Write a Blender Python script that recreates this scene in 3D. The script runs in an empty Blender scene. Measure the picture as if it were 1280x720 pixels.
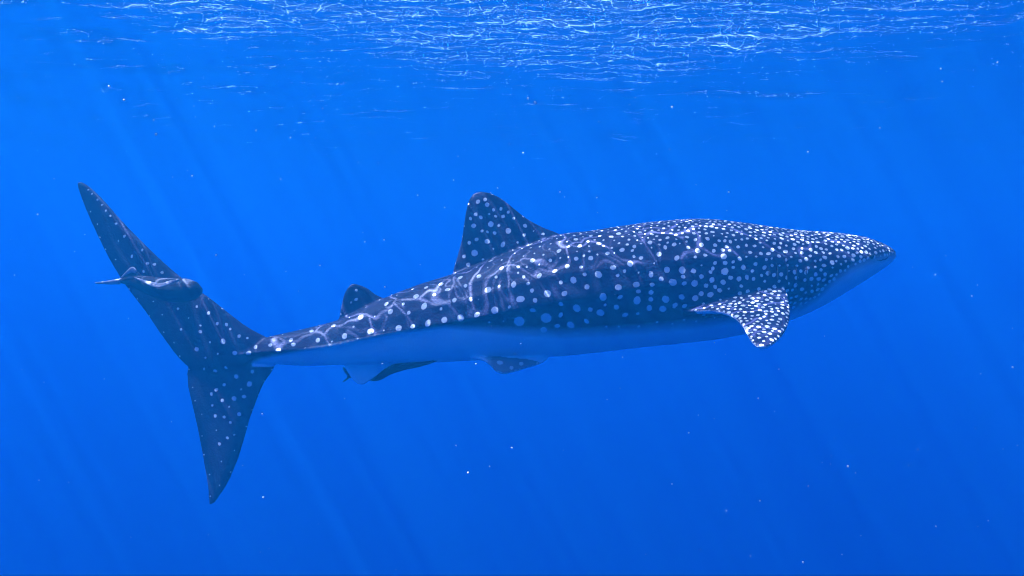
import bpy, bmesh, math, random
import numpy as np
from mathutils import Vector, kdtree
R = math.radians
random.seed(7); rng = np.random.default_rng(7)
scn = bpy.context.scene
C = scn.collection

# ------------------------------------------------------------------ camera
CAM_Z = -3.6
cam_d = bpy.data.cameras.new('camera'); cam = bpy.data.objects.new('camera', cam_d); C.objects.link(cam)
cam.location = (0, 0, CAM_Z); cam.rotation_euler = (R(90), 0, 0)
cam_d.sensor_width = 36; cam_d.lens = 28.24; cam_d.clip_start = 0.05; cam_d.clip_end = 2000
scn.camera = cam

# ------------------------------------------------------------------ sky and sun
SUN_EL, SUN_AZ = 61, 271      # azimuth: compass degrees from +Y, clockwise
w = bpy.data.worlds.new('World'); scn.world = w; w.use_nodes = True
nt = w.node_tree; bg = nt.nodes['Background']
sky = nt.nodes.new('ShaderNodeTexSky'); sky.sky_type = 'NISHITA'; sky.sun_disc = False
sky.sun_elevation = R(SUN_EL); sky.sun_rotation = R(SUN_AZ)
nt.links.new(sky.outputs[0], bg.inputs[0]); bg.inputs[1].default_value = 0.13
sd = bpy.data.lights.new('sun', 'SUN'); sun = bpy.data.objects.new('sun', sd); C.objects.link(sun)
sd.energy = 5.0; sd.angle = R(0.22); sd.color = (1.0, 0.97, 0.92)
to_sun = Vector((math.sin(R(SUN_AZ))*math.cos(R(SUN_EL)), math.cos(R(SUN_AZ))*math.cos(R(SUN_EL)), math.sin(R(SUN_EL))))
sun.rotation_euler = to_sun.to_track_quat('Z', 'Y').to_euler(); sun.location = (0, 0, 30)
vs = scn.view_settings; vs.view_transform = 'Standard'; vs.look = 'None'; vs.gamma = 1; vs.exposure = 1.0
scn.render.engine = 'CYCLES'
scn.cycles.volume_bounces = 2; scn.cycles.max_bounces = 8; scn.cycles.transparent_max_bounces = 16
scn.cycles.filter_width = 1.1

# ------------------------------------------------------------------ helpers
def tag(o, label=None, cat=None, group=None, kind=None):
    if label: o['label'] = label
    if cat: o['category'] = cat
    if group: o['group'] = group
    if kind: o['kind'] = kind
    return o
def mesh_obj(name, verts, faces, mat=None, parent=None, smooth=True):
    me = bpy.data.meshes.new(name); me.from_pydata([tuple(v) for v in verts], [], [tuple(f) for f in faces]); me.update()
    if smooth: me.polygons.foreach_set('use_smooth', [True]*len(me.polygons))
    o = bpy.data.objects.new(name, me); C.objects.link(o)
    if mat: me.materials.append(mat)
    if parent: o.parent = parent
    return o
def new_mat(name):
    m = bpy.data.materials.new(name); m.use_nodes = True
    t = m.node_tree
    for n in list(t.nodes): t.nodes.remove(n)
    out = t.nodes.new('ShaderNodeOutputMaterial')
    return m, t, out
def N(t, typ, **kw):
    n = t.nodes.new(typ)
    for k, v in kw.items():
        if k.startswith('i_'): n.inputs[k[2:].replace('_', ' ')].default_value = v
        else: setattr(n, k, v)
    return n
def mathn(t, op, a, b=None, clamp=False):
    n = t.nodes.new('ShaderNodeMath'); n.operation = op; n.use_clamp = clamp
    for i, v in enumerate((a, b)):
        if v is None: continue
        if isinstance(v, (int, float)): n.inputs[i].default_value = v
        else: t.links.new(v, n.inputs[i])
    return n.outputs[0]

# ------------------------------------------------------------------ sea surface
def water_material():
    m, t, out = new_mat('sea_surface_water'); L = t.links.new
    tc = N(t, 'ShaderNodeTexCoord')
    # small wind ripples, stretched along the crests
    mp = N(t, 'ShaderNodeMapping'); mp.inputs['Scale'].default_value = (0.42, 1.7, 1); mp.inputs['Rotation'].default_value = (0, 0, R(8))
    L(tc.outputs['Object'], mp.inputs[0])
    n1 = N(t, 'ShaderNodeTexNoise', i_Scale=2.6, i_Detail=6.0, i_Roughness=0.56); n1.inputs['Distortion'].default_value = 0.6
    L(mp.outputs[0], n1.inputs['Vector'])
    bump = N(t, 'ShaderNodeBump'); bump.inputs['Strength'].default_value = 1.0; bump.inputs['Distance'].default_value = 0.13
    gust = N(t, 'ShaderNodeTexNoise', i_Scale=0.35, i_Detail=3.0); gm = N(t, 'ShaderNodeMapping'); gm.inputs['Scale'].default_value = (1, 2.2, 1)
    gm.inputs['Location'].default_value = (3.1, 0.4, 0); L(tc.outputs['Object'], gm.inputs[0]); L(gm.outputs[0], gust.inputs['Vector'])
    # a gust has ruffled one patch of the sea; around it the surface is smoother
    sx = N(t, 'ShaderNodeSeparateXYZ'); L(tc.outputs['Object'], sx.inputs[0])
    dx = mathn(t, 'DIVIDE', mathn(t, 'SUBTRACT', sx.outputs[0], 1.2), 7.5); dy = mathn(t, 'DIVIDE', mathn(t, 'SUBTRACT', sx.outputs[1], 8.0), 6.4)
    rr = mathn(t, 'SQRT', mathn(t, 'ADD', mathn(t, 'MULTIPLY', dx, dx), mathn(t, 'MULTIPLY', dy, dy)))
    rr = mathn(t, 'ADD', rr, mathn(t, 'MULTIPLY', mathn(t, 'SUBTRACT', gust.outputs[0], .5), 1.1))
    gr = N(t, 'ShaderNodeMapRange', interpolation_type='SMOOTHSTEP'); L(rr, gr.inputs[0])
    for k_, v_ in ((1, .6), (2, 1.05), (3, 1.0), (4, .40)): gr.inputs[k_].default_value = v_
    L(mathn(t, 'MULTIPLY', n1.outputs[0], gr.outputs[0]), bump.inputs['Height'])
    # caustics painted into the transparent colour: a net of bright lines multiplies passing light
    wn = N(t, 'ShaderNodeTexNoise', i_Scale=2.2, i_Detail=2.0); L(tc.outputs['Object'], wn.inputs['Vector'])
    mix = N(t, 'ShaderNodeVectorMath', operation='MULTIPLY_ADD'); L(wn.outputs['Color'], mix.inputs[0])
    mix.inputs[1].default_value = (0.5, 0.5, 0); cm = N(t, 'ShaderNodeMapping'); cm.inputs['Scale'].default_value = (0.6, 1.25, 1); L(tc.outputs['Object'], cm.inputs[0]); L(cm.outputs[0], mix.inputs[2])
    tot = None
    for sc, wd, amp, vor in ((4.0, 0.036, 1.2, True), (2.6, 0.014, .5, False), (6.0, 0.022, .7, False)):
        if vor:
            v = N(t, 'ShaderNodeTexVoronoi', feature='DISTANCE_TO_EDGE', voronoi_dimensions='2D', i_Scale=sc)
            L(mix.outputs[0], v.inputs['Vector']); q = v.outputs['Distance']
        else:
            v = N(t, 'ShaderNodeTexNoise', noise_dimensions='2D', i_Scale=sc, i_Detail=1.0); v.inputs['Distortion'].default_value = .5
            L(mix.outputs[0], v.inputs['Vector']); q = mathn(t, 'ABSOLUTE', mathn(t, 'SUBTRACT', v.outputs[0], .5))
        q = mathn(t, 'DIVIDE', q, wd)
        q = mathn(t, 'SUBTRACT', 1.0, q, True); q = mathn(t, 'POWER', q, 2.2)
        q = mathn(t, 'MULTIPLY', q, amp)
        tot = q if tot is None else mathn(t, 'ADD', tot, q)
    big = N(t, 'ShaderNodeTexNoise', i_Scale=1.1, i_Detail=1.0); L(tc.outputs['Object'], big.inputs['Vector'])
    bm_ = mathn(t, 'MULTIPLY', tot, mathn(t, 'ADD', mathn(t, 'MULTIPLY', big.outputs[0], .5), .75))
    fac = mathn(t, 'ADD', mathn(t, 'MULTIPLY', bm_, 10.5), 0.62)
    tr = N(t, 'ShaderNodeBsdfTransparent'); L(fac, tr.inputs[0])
    gl = N(t, 'ShaderNodeBsdfGlossy'); gl.inputs['Roughness'].default_value = 0.03; gl.inputs['Color'].default_value = (1, 1, 1, 1)
    L(bump.outputs[0], gl.inputs['Normal'])
    fr = N(t, 'ShaderNodeFresnel'); fr.inputs['IOR'].default_value = 1.333; L(bump.outputs[0], fr.inputs['Normal'])
    ms = N(t, 'ShaderNodeMixShader'); L(fr.outputs[0], ms.inputs[0]); L(tr.outputs[0], ms.inputs[1]); L(gl.outputs[0], ms.inputs[2])
    L(ms.outputs[0], out.inputs['Surface'])
    return m
def graded(a, b, lo, hi, fine, growth=1.12, cap=1.5):
    mid = list(np.arange(lo, hi+1e-6, fine)); s = fine; x = hi; up = []
    while x < b: s = min(s*growth, cap); x += s; up.append(min(x, b))
    s = fine; x = lo; dn = []
    while x > a: s = min(s*growth, cap); x -= s; dn.append(max(x, a))
    return np.array(dn[::-1] + mid + up)
SX, SY0, SY1 = 70.0, -40.0, 110.0
def sea_surface():
    xs = graded(-SX, SX, -12, 12, 0.06); ys = graded(SY0, SY1, 7.0, 20.0, 0.045)
    X, Y = np.meshgrid(xs, ys); Z = np.zeros_like(X)
    r = np.random.default_rng(3)
    for i in range(46):
        lam = 0.28 * (1.17 ** (i % 16)) * r.uniform(.9, 1.1)
        ang = R(90) + r.normal(0, R(38))
        k = 2*math.pi/lam; amp = lam*0.0039*r.uniform(.6, 1.3)
        ph = k*(X*math.cos(ang)+Y*math.sin(ang)) + r.uniform(0, 6.28)
        s = np.sin(ph); Z += amp*(s + 0.25*np.cos(2*ph))
    nx, ny = len(xs), len(ys)
    me = bpy.data.meshes.new('sea_surface')
    co = np.stack([X, Y, Z], -1).reshape(-1, 3)
    i = np.arange((nx-1)*(ny-1)); a = (i // (nx-1))*nx + i % (nx-1)
    me.from_pydata(co.tolist(), [], np.stack([a, a+1, a+nx+1, a+nx], -1).tolist())
    me.polygons.foreach_set('use_smooth', [True]*len(me.polygons))
    o = bpy.data.objects.new('sea_surface', me); C.objects.link(o); me.materials.append(water_material())
    tag(o, 'rippled sea surface seen from underneath with bright glints', None, kind='structure')
    return o
sea_surface()

# ------------------------------------------------------------------ the water itself
def water_body():
    x, y0, y1, z0, z1 = SX+2, SY0-2, SY1+2, -60.0, 0.6
    v = [(-x, y0, z0), (x, y0, z0), (x, y1, z0), (-x, y1, z0), (-x, y0, z1), (x, y0, z1), (x, y1, z1), (-x, y1, z1)]
    f = [(0, 3, 2, 1), (4, 5, 6, 7), (0, 1, 5, 4), (1, 2, 6, 5), (2, 3, 7, 6), (3, 0, 4, 7)]
    m, t, out = new_mat('sea_water_volume')
    pv = N(t, 'ShaderNodeVolumePrincipled')
    pv.inputs['Color'].default_value = (0.006, 0.232, 0.53, 1); pv.inputs['Absorption Color'].default_value = (0, 0, 0, 1)
    pv.inputs['Density'].default_value = 0.048; pv.inputs['Anisotropy'].default_value = 0.15
    ab = N(t, 'ShaderNodeVolumeAbsorption'); ab.inputs['Color'].default_value = (0, 0.35, 1, 1); ab.inputs['Density'].default_value = 0.055   # sea water swallows red and green first
    ad = N(t, 'ShaderNodeAddShader'); t.links.new(pv.outputs[0], ad.inputs[0]); t.links.new(ab.outputs[0], ad.inputs[1])
    t.links.new(ad.outputs[0], out.inputs['Volume'])
    o = mesh_obj('haze', v, f, m, smooth=False)
    tag(o, 'clear blue open sea water fading with distance', None, kind='stuff')
water_body()

# ------------------------------------------------------------------ animals: one continuous skin grown over lofted volumes
F_PX = 1004.3                                   # pixels per unit slope; outlines are measured on a 1280 x 720 grid
def pt(px, py, d): return np.array([(px-640)*d/F_PX, d, CAM_Z + (360-py)*d/F_PX])
def spine_depth(px): return np.interp(px, [97, 200, 320, 640, 900, 1113], [6.78, 6.66, 6.55, 6.5, 6.5, 6.58])
class Soup:
    def __init__(self): self.v = []; self.f = []
    def rings(self, rings):                     # closed loft through equal rings, capped with fans
        base = len(self.v); n = len(rings[0])
        for r in rings: self.v += [tuple(p) for p in r]
        for i in range(len(rings)-1):
            for j in range(n):
                a = base+i*n+j; b = base+i*n+(j+1) % n
                self.f.append((a, b, b+n, a+n))
        for i, fl in ((0, True), (len(rings)-1, False)):
            c = len(self.v); self.v.append(tuple(np.mean(rings[i], 0)))
            for j in range(n):
                a = base+i*n+j; b = base+i*n+(j+1) % n
                self.f.append((b, a, c) if fl else (a, b, c))
    def fin(self, st, thick, tmin, sub=5, nch=18):   # st: (lead point, trail point) stations from root to tip
        st = [(np.array(a, float), np.array(b, float)) for a, b in st]
        L = resample(np.array([a for a, b in st]), (len(st)-1)*sub+1); T = resample(np.array([b for a, b in st]), (len(st)-1)*sub+1)
        rings = []; m = len(L)
        for i in range(m):
            sp = (L[min(i+1, m-1)]+T[min(i+1, m-1)]-L[max(i-1, 0)]-T[max(i-1, 0)])/2
            ch = T[i]-L[i]; nrm = np.cross(ch, sp); nrm = nrm/(np.linalg.norm(nrm)+1e-9)
            q = i/(m-1); th = tmin + (thick-tmin)*(1-q)**1.3
            up, dn = [], []
            for k in range(nch+1):
                c = k/nch
                t = th*(max(0.0, 1-((c-.35)/(.37 if c < .35 else .68))**2))**.6 + tmin*.45
                p = L[i]+ch*c; up.append(p+nrm*t/2); dn.append(p-nrm*t/2)
            rings.append(up+dn[::-1])
        self.rings(rings)
def resample(P, n):                              # Catmull-Rom through the points
    m = len(P); out = []
    Q = np.vstack([2*P[0]-P[1], P, 2*P[-1]-P[-2]])
    for s_ in np.linspace(0, m-1, n):
        i = min(int(s_), m-2); t = s_-i; a, b, c, d = Q[i], Q[i+1], Q[i+2], Q[i+3]
        out.append(.5*((2*b)+(c-a)*t+(2*a-5*b+4*c-d)*t*t+(3*b-a-3*c+d)*t**3))
    return np.array(out)
def grow(name, soup, voxel, smooth):
    o = mesh_obj(name, soup.v, soup.f)
    r = o.modifiers.new('skin', 'REMESH'); r.mode = 'VOXEL'; r.voxel_size = voxel; r.use_smooth_shade = True
    sm = o.modifiers.new('soften', 'SMOOTH'); sm.factor = 0.5; sm.iterations = smooth
    dg = bpy.context.evaluated_depsgraph_get(); dg.update()
    me = bpy.data.meshes.new_from_object(o.evaluated_get(dg))
    old = o.data; o.modifiers.clear(); o.data = me; bpy.data.meshes.remove(old); me.name = name
    me.polygons.foreach_set('use_smooth', [True]*len(me.polygons))
    return o
def arrays(me):
    n = len(me.vertices); co = np.empty(n*3, np.float32); me.vertices.foreach_get('co', co)
    no = np.empty(n*3, np.float32); me.vertices.foreach_get('normal', no)
    return co.reshape(-1, 3), no.reshape(-1, 3)
def set_attr(me, name, val):
    a = me.attributes.new(name, 'FLOAT', 'POINT'); a.data.foreach_set('value', np.asarray(val, np.float32))

# ------------------------------------------------------------------ whale shark
TOP = [(300,431),(340,420),(380,411),(425,399),(470,377),(520,357),(567,342),(620,322),(660,306),(700,293),(735,289),(780,282),(830,276),(880,274),(930,279),(985,287),(1040,291),(1072,296),(1092,303),(1104,309),(1110,314),(1113,318)]
BOT = [(300,453),(340,455),(380,457),(430,456),(480,455),(540,453),(600,450),(650,447),(700,445),(740,441),(800,434),(850,429),(900,423),(950,412),(985,400),(1020,384),(1050,366),(1080,347),(1098,335),(1107,328),(1111,323.5),(1113,321)]
HWD = [(300,7),(340,14),(400,23),(470,33),(560,47),(640,59),(720,69),(800,75),(880,78),(960,76),(1020,70),(1060,62),(1085,52),(1100,39),(1108,26),(1112,11),(1113,3)]
KEEL = [(300,.55),(330,.5),(420,.30),(560,.16),(660,.10),(740,.03),(800,0),(1113,0)]
def ip(tab, x): return np.interp(x, [a for a, b in tab], [b for a, b in tab])
def smooth_tab(tab, n=400):
    P = resample(np.array(tab, float), n); o_ = np.argsort(P[:, 0]); return list(map(tuple, P[o_]))
TOPS, BOTS, HWS = smooth_tab(TOP), smooth_tab(BOT), smooth_tab(HWD)
def shark_body(soup):
    xs = list(np.linspace(300, 1080, 150)) + list(np.linspace(1083, 1113, 26)); rings = []; n = 72
    for x in xs:
        tp, bt, hw, kl = ip(TOPS, x), ip(BOTS, x), ip(HWS, x), ip(KEEL, x)
        if bt < tp+2: bt = tp+2
        d = spine_depth(x); ring = []
        for j in range(n):
            th = 2*math.pi*j/n; t = (1-math.cos(th))/2; s_ = 1 if th < math.pi else -1
            e = abs(math.sin(th))**0.92
            tk = 0.54
            k = math.exp((t-tk)/.20) if t < tk else math.exp(-(t-tk)/.05)
            wd = hw*(e*(1-.25*kl) + kl*k*(.9))
            for tr, a in ((.17, .028), (.34, .03)):                       # the long ridges of the back
                wd += hw*a*math.exp(-((t-tr)/.035)**2)*float(np.interp(x, [430, 560, 960, 1040], [0, 1, 1, 0]))
            py = tp+(bt-tp)*t
            p = pt(x, py, d); p[1] = d - s_*wd*d/F_PX; ring.append(p)
        rings.append(ring)
    soup.rings(rings)
def fin_px(soup, pairs, depth, thick, tmin):
    st = []
    for i, (a, b) in enumerate(pairs):
        da, db = depth(a[0], i), depth(b[0], i); st.append((pt(a[0], a[1], da), pt(b[0], b[1], db)))
    soup.fin(st, thick, tmin)
sp_d = lambda x, i: float(spine_depth(x))
DORSAL = [((716,318),(566,354)),((702,295),(567,338)),((680,285),(572,320)),((661,275),(577,301)),((645,263),(580,281)),((629,250),(583,262)),((614,242),(587,249)),((602,239.5),(592,242))]
DORSAL2 = [((492,388),(421,410)),((480,374),(424,398)),((469,368),(427,381)),((460,361),(430,369)),((450,356.5),(434,361)),((443,354.5),(438,356))]
UPPER = [((345,428),(300,462)),((312,411),(262,468)),((291,396),(232,455)),((262,373),(205,422)),((235,354),(183,390)),((205,329),(158,357)),((175,300),(138,325)),((150,274),(122,293)),((128,249),(108,262)),((112,234),(99,238)),((102,227.5),(97,229))]
LOWER = [((352,438),(285,425)),((341,462),(240,452)),((329,480),(235,478)),((319,504),(241,507)),((311,527),(247,535)),((304,552),(252,560)),((296,577),(256,584)),((283,606),(260,607)),((268,628),(262,631))]
PECT = [((968,350),(893,372),6.25,6.2),((982,364),(853,389.5),6.02,6.06),((987,384),(893,389),5.84,5.88),((987,397),(916,396),5.70,5.74),((984,409),(928,407),5.57,5.6),((977,421),(934,418),5.45,5.47),((967,430),(940,428),5.36,5.38),((957,435),(947,434),5.31,5.32)]
PELV = [((694,436),(606,438),6.42,6.44),((680,452),(588,446),6.36,6.36),((658,460),(600,448.5),6.30,6.30),((642,465),(611,455),6.26,6.26),((630,468),(619,464),6.23,6.23)]
ANAL = [((512,444),(428,445)),((496,457),(431,458)),((478,465),(435,466)),((466,473),(440,474)),((455,480.5),(447,480.5))]
def mirror_y(st):
    r = []
    for a, b in st:
        q = []
        for p in (a, b):
            px = 640+p[0]*F_PX/p[1]; q.append(np.array([p[0], 2*spine_depth(px)-p[1], p[2]]))
        r.append(tuple(q))
    return r
def build_shark():
    s = Soup(); shark_body(s)
    fin_px(s, DORSAL, sp_d, .13, .022); fin_px(s, DORSAL2, sp_d, .06, .02)
    fin_px(s, UPPER, sp_d, .12, .024); fin_px(s, LOWER, sp_d, .06, .024)
    fin_px(s, ANAL, sp_d, .04, .02)
    for tab, th in ((PECT, .11), (PELV, .045)):
        st = [(pt(*a, da), pt(*b, db)) for a, b, da, db in tab]
        s.fin(st, th, .022); s.fin(mirror_y(st), th, .022)
    return grow('whale_shark', s, 0.0085, 5)

Z = 5.14375
SPOTS = []                                        # (px, py, radius in px) of the pale spots read off the flank
def zs(ox, oy, lst, z=Z):
    for x, y, r in lst: SPOTS.append((ox+x/z, oy+y/z, r))
zs(300, 340, [(323,430,3),(339,461,3),(456,371,3),(493,431,3.2),(600,334,3.2),(666,404,4.2),(770,284,3.5),(97,474,2.5),(191,462,2.8),(237,497,3.5),(722,345,1.6),(738,172,2.4),(742,110,2),(705,197,1.6)])
zs(440, 330, [(113,427,4.3),(218,247,3.4),(242,300,3.6),(293,407,4),(360,306,2.5),(387,397,3),(410,197,4),(457,265,4.4),(482,372,4.3),(525,188,2.2),(470,143,2.6),(570,121,3.4),(608,157,3.2),(650,227,3.4),(566,282,2.2),(586,357,3.8),(690,343,4.6),(760,217,2.8),(795,320,3.8),(688,80,3.2),(728,133,2.6),(325,250,2.2)])
zs(580, 310, [(93,173,3.2),(148,262,4.6),(193,395,5),(168,73,3.5),(238,121,3.5),(315,227,3.8),(356,322,5),(380,180,2.4),(407,221,2.2),(430,266,2.4),(453,333,3),(433,73,3.2),(478,170,3.6),(535,284,4.8),(637,290,3.2),(547,73,2.5),(583,138,3),(658,110,3.2),(695,204,4.2),(793,241,3.4),(772,165,2.6),(720,62,3),(748,116,2),(615,220,2.6),(608,10,3.2),(722,391,5.2),(524,456,6),(355,480,7),(623,370,3),(622,440,3.3),(597,508,3.5),(685,505,4.8),(512,535,4.5),(805,403,2.8),(787,478,3.5),(440,410,3.5),(343,115,2.5),(343,152,1.6),(200,181,2.2),(283,375,2),(225,235,2)])
zs(700, 270, [(130,182,3.2),(193,265,3.4),(100,268,2.6),(247,366,4.6),(342,323,3.6),(362,380,2),(370,452,4),(482,436,4),(270,526,4.6),(262,632,5),(190,608,3),(383,527,3),(288,580,2),(360,590,3.6),(490,551,4.6),(500,488,3),(577,370,3.5),(583,440,3),(577,495,3.2),(585,545,3),(575,600,4),(673,540,5),(660,605,4.5),(718,423,4.6),(643,405,3.2),(683,343,4),(745,262,3.6),(780,340,4),(790,385,2.8),(635,240,3.4),(676,192,2.8),(732,176,2.8),(577,160,3),(445,300,4),(393,210,3.2),(480,186,2.6),(432,175,2),(303,233,2.6),(247,168,2.8),(325,124,2.8),(375,103,2.8),(100,142,3),(50,188,2),(520,262,2.8),(460,215,2),(477,250,2),(415,345,2.4),(133,322,2),(775,525,3.4),(790,435,3),(735,585,3),(415,640,3.5),(175,155,2),(250,120,2),(510,95,2.4),(590,107,2.4),(640,145,2.2),(690,130,2.6),(660,100,2),(200,118,2.6)])
zs(780, 330, [(450,133,4.4),(562,100,3.6),(640,127,3.2),(643,42,4.2),(745,92,3.2),(800,83,2.6),(690,85,2.6),(555,205,4),(495,197,3.3),(452,225,3.6),(368,217,3.6),(580,152,2.6),(617,178,2.8),(522,143,3),(495,72,2.6),(550,45,2.4),(440,40,3),(325,270,3),(385,275,3)])
zs(840, 260, [(163,268,3.4),(187,228,3),(228,187,2.8),(265,145,2.6),(275,232,2.4),(265,270,2.6),(330,303,3.8),(335,348,2.8),(335,400,4),(270,348,2.6),(263,380,2.4),(213,293,2.6),(150,305,2),(135,155,2.4),(90,180,2.4),(103,245,2.6),(325,263,2.4),(355,240,2.4),(375,270,2.2),(297,205,2.2),(335,128,2.4),(400,165,2.6),(447,160,2.2),(490,187,2.2),(440,318,2.6),(460,375,3),(400,340,2.2),(400,375,2.2),(437,450,3.2),(490,440,2.6),(385,440,2.6),(330,487,3.2)])
zs(560, 230, [(187,110,3),(232,95,2.5),(245,128,3),(292,158,2.2),(347,152,2.4),(173,188,2.6),(205,206,2.6),(355,200,2.6),(270,253,3.6),(155,265,3),(383,294,3.6),(212,297,2),(245,305,2),(293,312,2.4),(175,353,2.8),(245,362,3),(352,382,3.4),(165,436,4),(130,370,2.6),(120,520,3),(95,465,2.4),(325,258,2),(428,215,2),(387,170,2),(300,203,2),(135,220,2.4),(497,258,2.6),(523,380,3.6),(443,370,1.6),(495,320,2.2),(258,190,1.6),(618,316,2.2),(685,325,2.4),(770,397,2)])
zs(80, 215, [(160,110,1.4),(188,135,1.6),(213,170,1.6),(240,203,1.6),(268,240,1.6),(290,275,1.6),(328,327,2),(385,403,2),(495,497,1.8),(430,538,2.2),(528,585,2.2),(575,587,2.2),(625,641,2.2),(505,645,2),(340,445,1.5)])
zs(200, 330, [(232,268,1.8),(307,308,2.4),(360,376,2.2),(420,382,2.4),(445,412,1.8),(500,458,2.2),(395,500,3.4),(253,430,2.6),(250,395,1.6),(230,552,2.8),(475,580,3.4),(560,573,3.6),(110,285,2),(130,430,2),(560,468,1.6),(347,693,2.6),(420,675,1.6),(590,695,2.6),(285,610,1.6)])
zs(220, 430, [(378,207,3),(305,258,2.4),(250,290,2.6),(218,320,2.4),(290,360,2.6),(367,343,3.6),(430,340,2.8),(462,257,3.6),(397,455,2.8),(243,465,2.4),(300,470,2),(340,500,2),(228,403,1.8),(320,605,2.2),(273,650,2.4),(317,160,1.8),(178,170,2),(410,290,1.6),(335,410,1.4),(370,590,1.5)])
zs(580, 420, [(490,195,4.6),(370,257,3.6),(475,303,3),(585,268,3)], 8)
EDGE = [(300,470),(318,452),(330,447),(400,433),(500,414),(560,406),(600,408),(640,411),(700,414),(760,411),(800,408),(860,402),(900,396),(960,390),(985,380),(1000,370),(1015,352),(1035,338),(1060,328),(1090,322),(1113,321)]
GILLS = [[(1008,333),(1010,345),(1009,358)],[(996,330),(998,345),(997,362)],[(984,328),(986,344),(985,362)],[(972,328),(974,342),(973,356)],[(961,329),(963,340),(961,351)]]

def shark_material():
    m, t, out = new_mat('whale_shark_skin'); L = t.links.new
    tc = N(t, 'ShaderNodeTexCoord')
    at = lambda n: N(t, 'ShaderNodeAttribute', attribute_name=n).outputs['Fac']
    nz = N(t, 'ShaderNodeTexNoise', i_Scale=9.0, i_Detail=6.0, i_Roughness=0.65); L(tc.outputs['Object'], nz.inputs['Vector'])
    fine = N(t, 'ShaderNodeTexNoise', i_Scale=60.0, i_Detail=3.0); L(tc.outputs['Object'], fine.inputs['Vector'])
    cr = N(t, 'ShaderNodeValToRGB'); e = cr.color_ramp.elements
    e[0].position = .3; e[0].color = (0.008, 0.008, 0.040, 1); e[1].position = .75; e[1].color = (0.032, 0.034, 0.080, 1)
    L(nz.outputs[0], cr.inputs[0])
    pale = N(t, 'ShaderNodeMix', data_type='RGBA'); L(at('pale'), pale.inputs['Factor']); L(cr.outputs[0], pale.inputs['A'])
    pale.inputs['B'].default_value = (0.80, 0.83, 0.84, 1)
    sp = mathn(t, 'ADD', at('spot'), mathn(t, 'MULTIPLY', mathn(t, 'SUBTRACT', fine.outputs[0], .5), 1.6))
    mr = N(t, 'ShaderNodeMapRange', interpolation_type='SMOOTHSTEP'); L(sp, mr.inputs[0]); mr.inputs[1].default_value = -.35; mr.inputs[2].default_value = .35
    fade = mathn(t, 'MULTIPLY', mr.outputs[0], mathn(t, 'ADD', mathn(t, 'MULTIPLY', nz.outputs[0], .5), .6), True)
    fin = N(t, 'ShaderNodeMix', data_type='RGBA'); L(fade, fin.inputs['Factor']); L(pale.outputs['Result'], fin.inputs['A'])
    fin.inputs['B'].default_value = (0.84, 0.86, 0.80, 1)
    bp = N(t, 'ShaderNodeBump'); bp.inputs['Strength'].default_value = .35; bp.inputs['Distance'].default_value = .01; L(fine.outputs[0], bp.inputs['Height'])
    p = N(t, 'ShaderNodeBsdfPrincipled'); L(fin.outputs['Result'], p.inputs['Base Color']); p.inputs['Roughness'].default_value = .55
    p.inputs['Specular IOR Level'].default_value = .15
    L(bp.outputs[0], p.inputs['Normal']); L(p.outputs[0], out.inputs['Surface'])
    return m
def plain_material(name, col, rough=.5, noise=0.3):
    m, t, out = new_mat(name); L = t.links.new
    tc = N(t, 'ShaderNodeTexCoord'); nz = N(t, 'ShaderNodeTexNoise', i_Scale=14.0, i_Detail=4.0); L(tc.outputs['Object'], nz.inputs['Vector'])
    mx = N(t, 'ShaderNodeMix', data_type='RGBA'); L(nz.outputs[0], mx.inputs['Factor'])
    mx.inputs['A'].default_value = tuple(c*(1-noise) for c in col)+(1,); mx.inputs['B'].default_value = tuple(min(1, c*(1+noise)) for c in col)+(1,)
    p = N(t, 'ShaderNodeBsdfPrincipled'); L(mx.outputs['Result'], p.inputs['Base Color']); p.inputs['Roughness'].default_value = rough
    L(p.outputs[0], out.inputs['Surface']); return m

shark = build_shark(); me = shark.data; me.materials.append(shark_material())
tag(shark, 'huge dark whale shark covered in white spots swimming in open blue water', 'whale shark')
co, no = arrays(me)
PX = 640+co[:, 0]*F_PX/co[:, 1]; PY = 360-(co[:, 2]-CAM_Z)*F_PX/co[:, 1]      # as the photograph saw the near flank
MID = spine_depth(PX); U = 640+co[:, 0]*F_PX/MID; V = 360-(co[:, 2]-CAM_Z)*F_PX/MID
near = np.where(no[:, 1] < 0.15)[0]
def on_skin(px, py):
    d2 = (PX[near]-px)**2+(PY[near]-py)**2; c = d2 < max(4.0, d2.min()*1.5)
    k = near[c]; return int(k[np.argmin(co[k, 1])])
# belly shade: boundary line along the flank
edge = np.interp(U, [a for a, b in EDGE], [b for a, b in EDGE])
soft = np.interp(U, [330, 560, 640, 980, 1113], [2.5, 3, 7, 9, 5])
pale = np.clip((V-edge)/soft*.5+.5, 0, 1)*(U > 316)
off = np.abs(co[:, 1]-MID)
bodyw = np.interp(U, [a for a, b in HWS], [b for a, b in HWS])*6.5/F_PX
pec = (U > 800) & (off > bodyw*1.06)
pale = np.where(pec, np.where(no[:, 2] > -.05, 0, .9), pale)
pel = (U > 575) & (U < 700) & (V > 440) & (off > .16)
pale = np.where(pel & (no[:, 2] > -.2) & (V < 466), np.clip(1-(U-606)/14, .25, 1), pale)
pale = np.where((U < 300) & (V > 560), np.clip((V-560)/90, 0, .5), pale)
pale = np.where((U < 352) & (V > 458), 0, pale)
set_attr(me, 'pale', pale)
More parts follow.
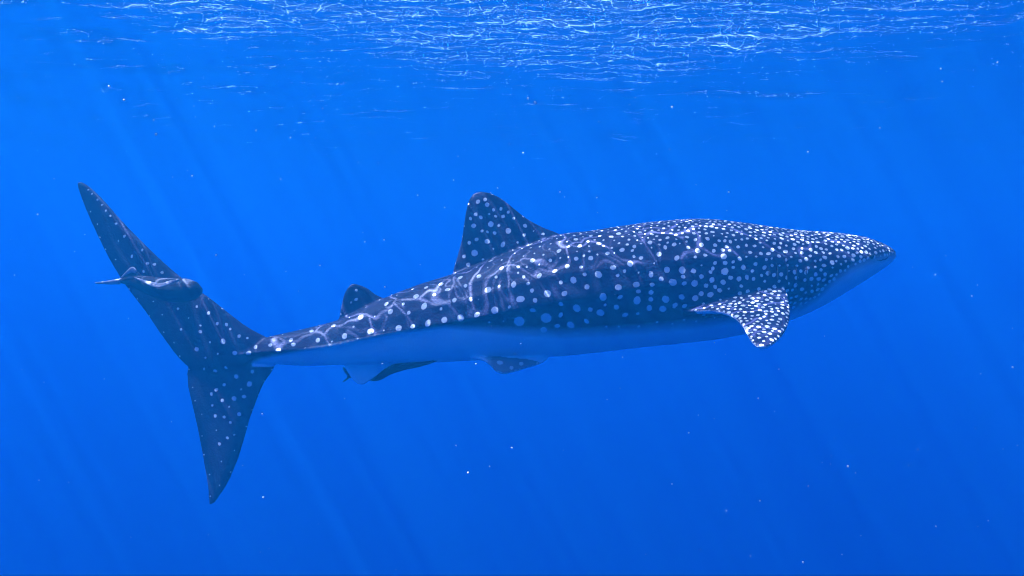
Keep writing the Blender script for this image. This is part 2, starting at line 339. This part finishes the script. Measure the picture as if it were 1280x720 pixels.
# spots: those read off the flank, then smaller ones scattered between them, denser towards the head
pxm = 6.5/F_PX
cent = [(co[on_skin(x, y)], r*.86*pxm) for x, y, r in SPOTS]
def spacing(u, v, i):
    tp = np.interp(u, [a for a, b in TOPS], [b for a, b in TOPS]); bt = np.interp(u, [a for a, b in BOTS], [b for a, b in BOTS])
    if pec[i]: return 5.8, 2.0
    s_ = np.interp(u, [330, 560, 700, 800, 880, 940, 1000, 1060, 1113], [17, 17, 16, 13.5, 10, 6.6, 5.7, 5.1, 4.4])
    if 640 < u < 960 and v < tp+.22*(bt-tp): s_ = min(s_, np.interp(u, [640, 760, 860], [11, 7.2, 6.2]))
    if u < 330: s_ = 17
    if 560 < u < 710 and v < tp-2: s_ = 12
    r_ = np.interp(u, [300, 700, 860, 940, 1000, 1113], [1.0, 1.2, 1.6, 2.0, 2.05, 1.6])
    return s_, r_
cells = {}
def cell(p): return tuple(int(math.floor(c/.06)) for c in p)
def put(p, r): cells.setdefault(cell(p), []).append((p, r))
for p, r in cent: put(p, r)
order = rng.permutation(near); made = []
for i in order[:60000]:
    if pale[i] > .35: continue
    s_, r_ = spacing(U[i], V[i], i); s_ *= pxm; r_ *= pxm*rng.uniform(.65, 1.25); p = co[i]; c = cell(p); ok = True
    for dx in (-2, -1, 0, 1, 2):
        for dy in (-2, -1, 0, 1, 2):
            for dz in (-2, -1, 0, 1, 2):
                for q, rq in cells.get((c[0]+dx, c[1]+dy, c[2]+dz), ()):
                    if np.dot(p-q, p-q) < max(s_, rq+r_+1.4*pxm)**2: ok = False; break
                if not ok: break
            if not ok: break
        if not ok: break
    if ok: put(p, r_); made.append((p, r_))
cent += made
kd = kdtree.KDTree(len(co))
for i, p in enumerate(co): kd.insert(p, i)
kd.balance()
spot = np.full(len(co), -1.0)
for p, r in cent:
    u = 640+p[0]*F_PX/p[1]
    for q in (p, np.array([p[0], 2*float(spine_depth(u))-p[1], p[2]])):
        ax = rng.normal(size=3); ax /= np.linalg.norm(ax); sq = rng.uniform(0, 1.3); r2_ = r*(1+sq*.22)
        for v_, i, d in kd.find_range(Vector(q), r2_+.006):
            dl = co[i]-q; d = math.sqrt(d*d+sq*float(dl @ ax)**2); val = (r2_-d)/.006
            if val > spot[i]: spot[i] = val
set_attr(me, 'spot', np.clip(spot, -1, 1))
# eyes, gill slits and mouth
dark = plain_material('dark_slit_shade', (0.02, 0.022, 0.03), .6)  # dark colour stands in for the shade inside gill slits and mouth
eye_m = plain_material('black_eye', (0.008, 0.008, 0.01), .15)
def skin_strip(name, pts, width, mat, sides=(1, -1)):
    P = resample(np.array(pts, float), 13)
    for s_ in sides:
        vv = []; ff = []
        for j, (x, y) in enumerate(P):
            i = on_skin(x, y); p = co[i].astype(float); n = no[i].astype(float)
            t_ = np.array([P[min(j+1, 12)][0]-P[max(j-1, 0)][0], 0, -(P[min(j+1, 12)][1]-P[max(j-1, 0)][1])])
            t_ /= np.linalg.norm(t_); b = np.cross(n, t_); b /= np.linalg.norm(b)
            h = width*math.sin(math.pi*(j+.35)/12.7)
            ring = [p+b*h-n*.004, p+b*h*.5+n*.0035, p-b*h*.5+n*.0035, p-b*h-n*.004]
            if s_ < 0: ring = [np.array([q[0], 2*float(spine_depth(x))-q[1], q[2]]) for q in ring]
            vv += ring
        for j in range(12):
            for k in range(4):
                a = j*4+k; b_ = j*4+(k+1) % 4; ff.append((a, b_, b_+4, a+4))
        ff += [(3, 2, 1, 0), (48, 49, 50, 51)]
        mesh_obj(name, vv, ff, mat, shark)
for g in GILLS: skin_strip('gill_slit', g, .006, dark)
skin_strip('mouth', [(1097,327),(1102,326),(1106,325),(1109.5,323.5),(1111.5,322)], .006, dark)
def ball(name, c, r, mat, parent=None, seg=2, sq=(1, 1, 1)):
    bm = bmesh.new(); bmesh.ops.create_icosphere(bm, subdivisions=seg, radius=1)
    for v in bm.verts: v.co = Vector((v.co.x*r*sq[0]+c[0], v.co.y*r*sq[1]+c[1], v.co.z*r*sq[2]+c[2]))
    me_ = bpy.data.meshes.new(name); bm.to_mesh(me_); bm.free()
    me_.polygons.foreach_set('use_smooth', [True]*len(me_.polygons)); me_.materials.append(mat)
    o = bpy.data.objects.new(name, me_); C.objects.link(o)
    if parent: o.parent = parent
    return o
p = co[on_skin(1091, 320)]
for s_ in (1, -1):
    q = p if s_ > 0 else (p[0], 2*float(spine_depth(1091))-p[1], p[2])
    ball('eye', q, .021, eye_m, shark)

# ------------------------------------------------------------------ remoras keeping to the shark
def remora(name, axis, rads, depth, fins, mat, label, voxel=.005):
    s = Soup(); P = resample(np.array(axis, float), 40); T_ = np.linspace(0, 1, 40); rings = []
    for j in range(40):
        x, y = P[j]; d = depth(T_[j])
        a = np.interp(T_[j], [r[0] for r in rads], [r[1] for r in rads]); b = np.interp(T_[j], [r[0] for r in rads], [r[2] for r in rads])
        tx, ty = P[min(j+1, 39)]-P[max(j-1, 0)]; l = math.hypot(tx, ty); nx, ny = -ty/l, tx/l
        ring = []
        for k in range(20):
            th = 2*math.pi*k/20; q = pt(x+nx*a*math.cos(th), y+ny*a*math.cos(th), d); q[1] -= b*math.sin(th)*d/F_PX; ring.append(q)
        rings.append(ring)
    s.rings(rings)
    for st, th in fins: s.fin([(pt(*a), pt(*b)) for a, b in st], th, .010, sub=4, nch=10)
    o = grow(name, s, voxel, 3); o.data.materials.append(mat)
    tag(o, label, 'remora', 'remoras travelling with the whale shark'); return o
rem_m = plain_material('remora_skin', (0.010, 0.014, 0.034), .8)
D1 = 6.36
r1 = remora('remora', [(434,470),(452,470),(470,472),(486,463.5),(504,458),(526,454.5),(547,450.3)],
    [(0,2.2,1.2),(.2,3.6,3),(.42,5.2,5),(.6,5.4,6),(.8,4.2,6),(.93,2.4,5),(1,.8,2)], lambda t: 6.62-.2*t,
    [([((440,470,6.62),(436,471,6.62)),((434,464,6.62),(431,466,6.62)),((430,458.5,6.62),(428,460,6.62))], .014),
     ([((440,470,6.62),(436,470,6.62)),((434,475,6.62),(431,474,6.62)),((429,478,6.62),(428,477,6.62))], .014)], rem_m,
    'slender dark remora under the shark belly, half hidden behind the anal fin')
DT = 6.46
r2 = remora('remora', [(150,351),(165,352),(180,355),(198,360),(218,363),(236,363),(252,364)],
    [(0,2.5,2),(.15,6,4),(.35,11,8),(.6,15,12),(.8,15,12),(.93,11,9),(1,4,4)], lambda t: DT,
    [([((162,350,DT),(160,354,DT)),((150,350,DT),(150,354,DT)),((136,352,DT),(138,355,DT)),((119,352.5,DT),(120,354,DT))], .02),
     ([((186,352,DT),(148,350,DT)),((174,341,DT),(156,342,DT)),((165,334,DT),(161,336,DT))], .02)], rem_m,
    'stout dark remora pressed against the upper lobe of the shark tail')
for o, (x, y, d) in ((r1, (541, 451.2, 6.40)), (r2, (246, 361, 6.41))):
    ball('eye', pt(x, y, d), .006, eye_m, o, 1)
pale_m = plain_material('remora_pale_fin', (0.30, 0.29, 0.32), .7)
def remora_fin(name, st, th):
    f = Soup(); f.fin([(pt(*a), pt(*b)) for a, b in st], th, .006, sub=4, nch=8)
    mesh_obj(name, f.v, f.f, pale_m, r2)
remora_fin('tail_fin', [((152,348,6.455),(150,355.5,6.455)),((143,349.5,6.45),(143,355.5,6.45)),((132,351.5,6.45),(133,355.5,6.45)),((119,353,6.45),(119.5,354.5,6.45))], .012)
remora_fin('pectoral_fin', [((168,346,6.43),(170,348.5,6.42)),((180,350,6.38),(180,353.5,6.37)),((192,353,6.36),(192,358.5,6.34)),((202,354,6.36),(202,358.5,6.34)),((212,351,6.36),(213,355,6.35)),((224,349,6.38),(224,351.5,6.38))], .012)
remora_fin('dorsal_fin', [((163,334.5,6.44),(150,348,6.44)),((167,334,6.435),(163,341,6.435)),((171,338,6.43),(169,342,6.43))], .010)

# ------------------------------------------------------------------ specks drifting in the water
speck_m = plain_material('plankton', (0.55, 0.56, 0.56), .8, .2)
SPECK = [(640,560,2.6),(585,591,2.2),(478,455,2.0),(1060,583,2.2),(1004,703,2.4),(1266,459,2.0),(270,319,2.0),(155,125,2.4),(328,518,1.8),(911,240,1.8),(660,123,2.2),(669,128,2.8),(481,359,1.8),(840,134,1.8),(195,168,2.6),(136,108,2.2),(192,150,1.6),(320,163,1.8),(47,268,1.8),(18,344,1.6),(1170,658,1.6),(948,498,1.6),(861,541,1.6),(570,557,1.6),(612,583,1.4),(595,455,1.4),(651,430,1.8),(329,622,2.0),(1176,86,1.8),(1206,24,1.6),(1247,78,1.8),(1178,102,1.6),(700,240,1.4),(746,247,1.4),(654,191,1.6),(567,225,1.6),(522,244,1.4),(622,235,1.4),(690,298,1.6),(840,605,1.6),(950,626,1.6),(400,332,1.4),(448,203,1.4),(363,172,1.6),(268,158,1.6),(240,220,1.6),(480,300,1.4),(1010,190,1.4),(1100,160,1.4),(1215,370,1.4)]
r_ = random.Random(21)
for k in range(110): SPECK.append((r_.uniform(5, 1275), r_.uniform(110, 715), r_.uniform(.45, .95)))
speck0 = None
for x, y, r in SPECK:
    d = r_.uniform(2.2, 5.2); c = pt(x, y, d); rr = r*.68*d/F_PX
    if speck0 is None:
        speck0 = o = ball('plankton_speck', (0, 0, 0), 1, speck_m, None, 1)
        for v in o.data.vertices: v.co *= r_.uniform(.75, 1.2)
    else:
        o = speck0.copy(); C.objects.link(o)
    o.location = c; o.scale = (rr, rr, rr*r_.uniform(.7, 1.1)); o.rotation_euler = (r_.uniform(0, 6), r_.uniform(0, 6), r_.uniform(0, 6))
    tag(o, 'tiny white speck drifting in the open blue water', 'speck', 'white specks drifting in the water')
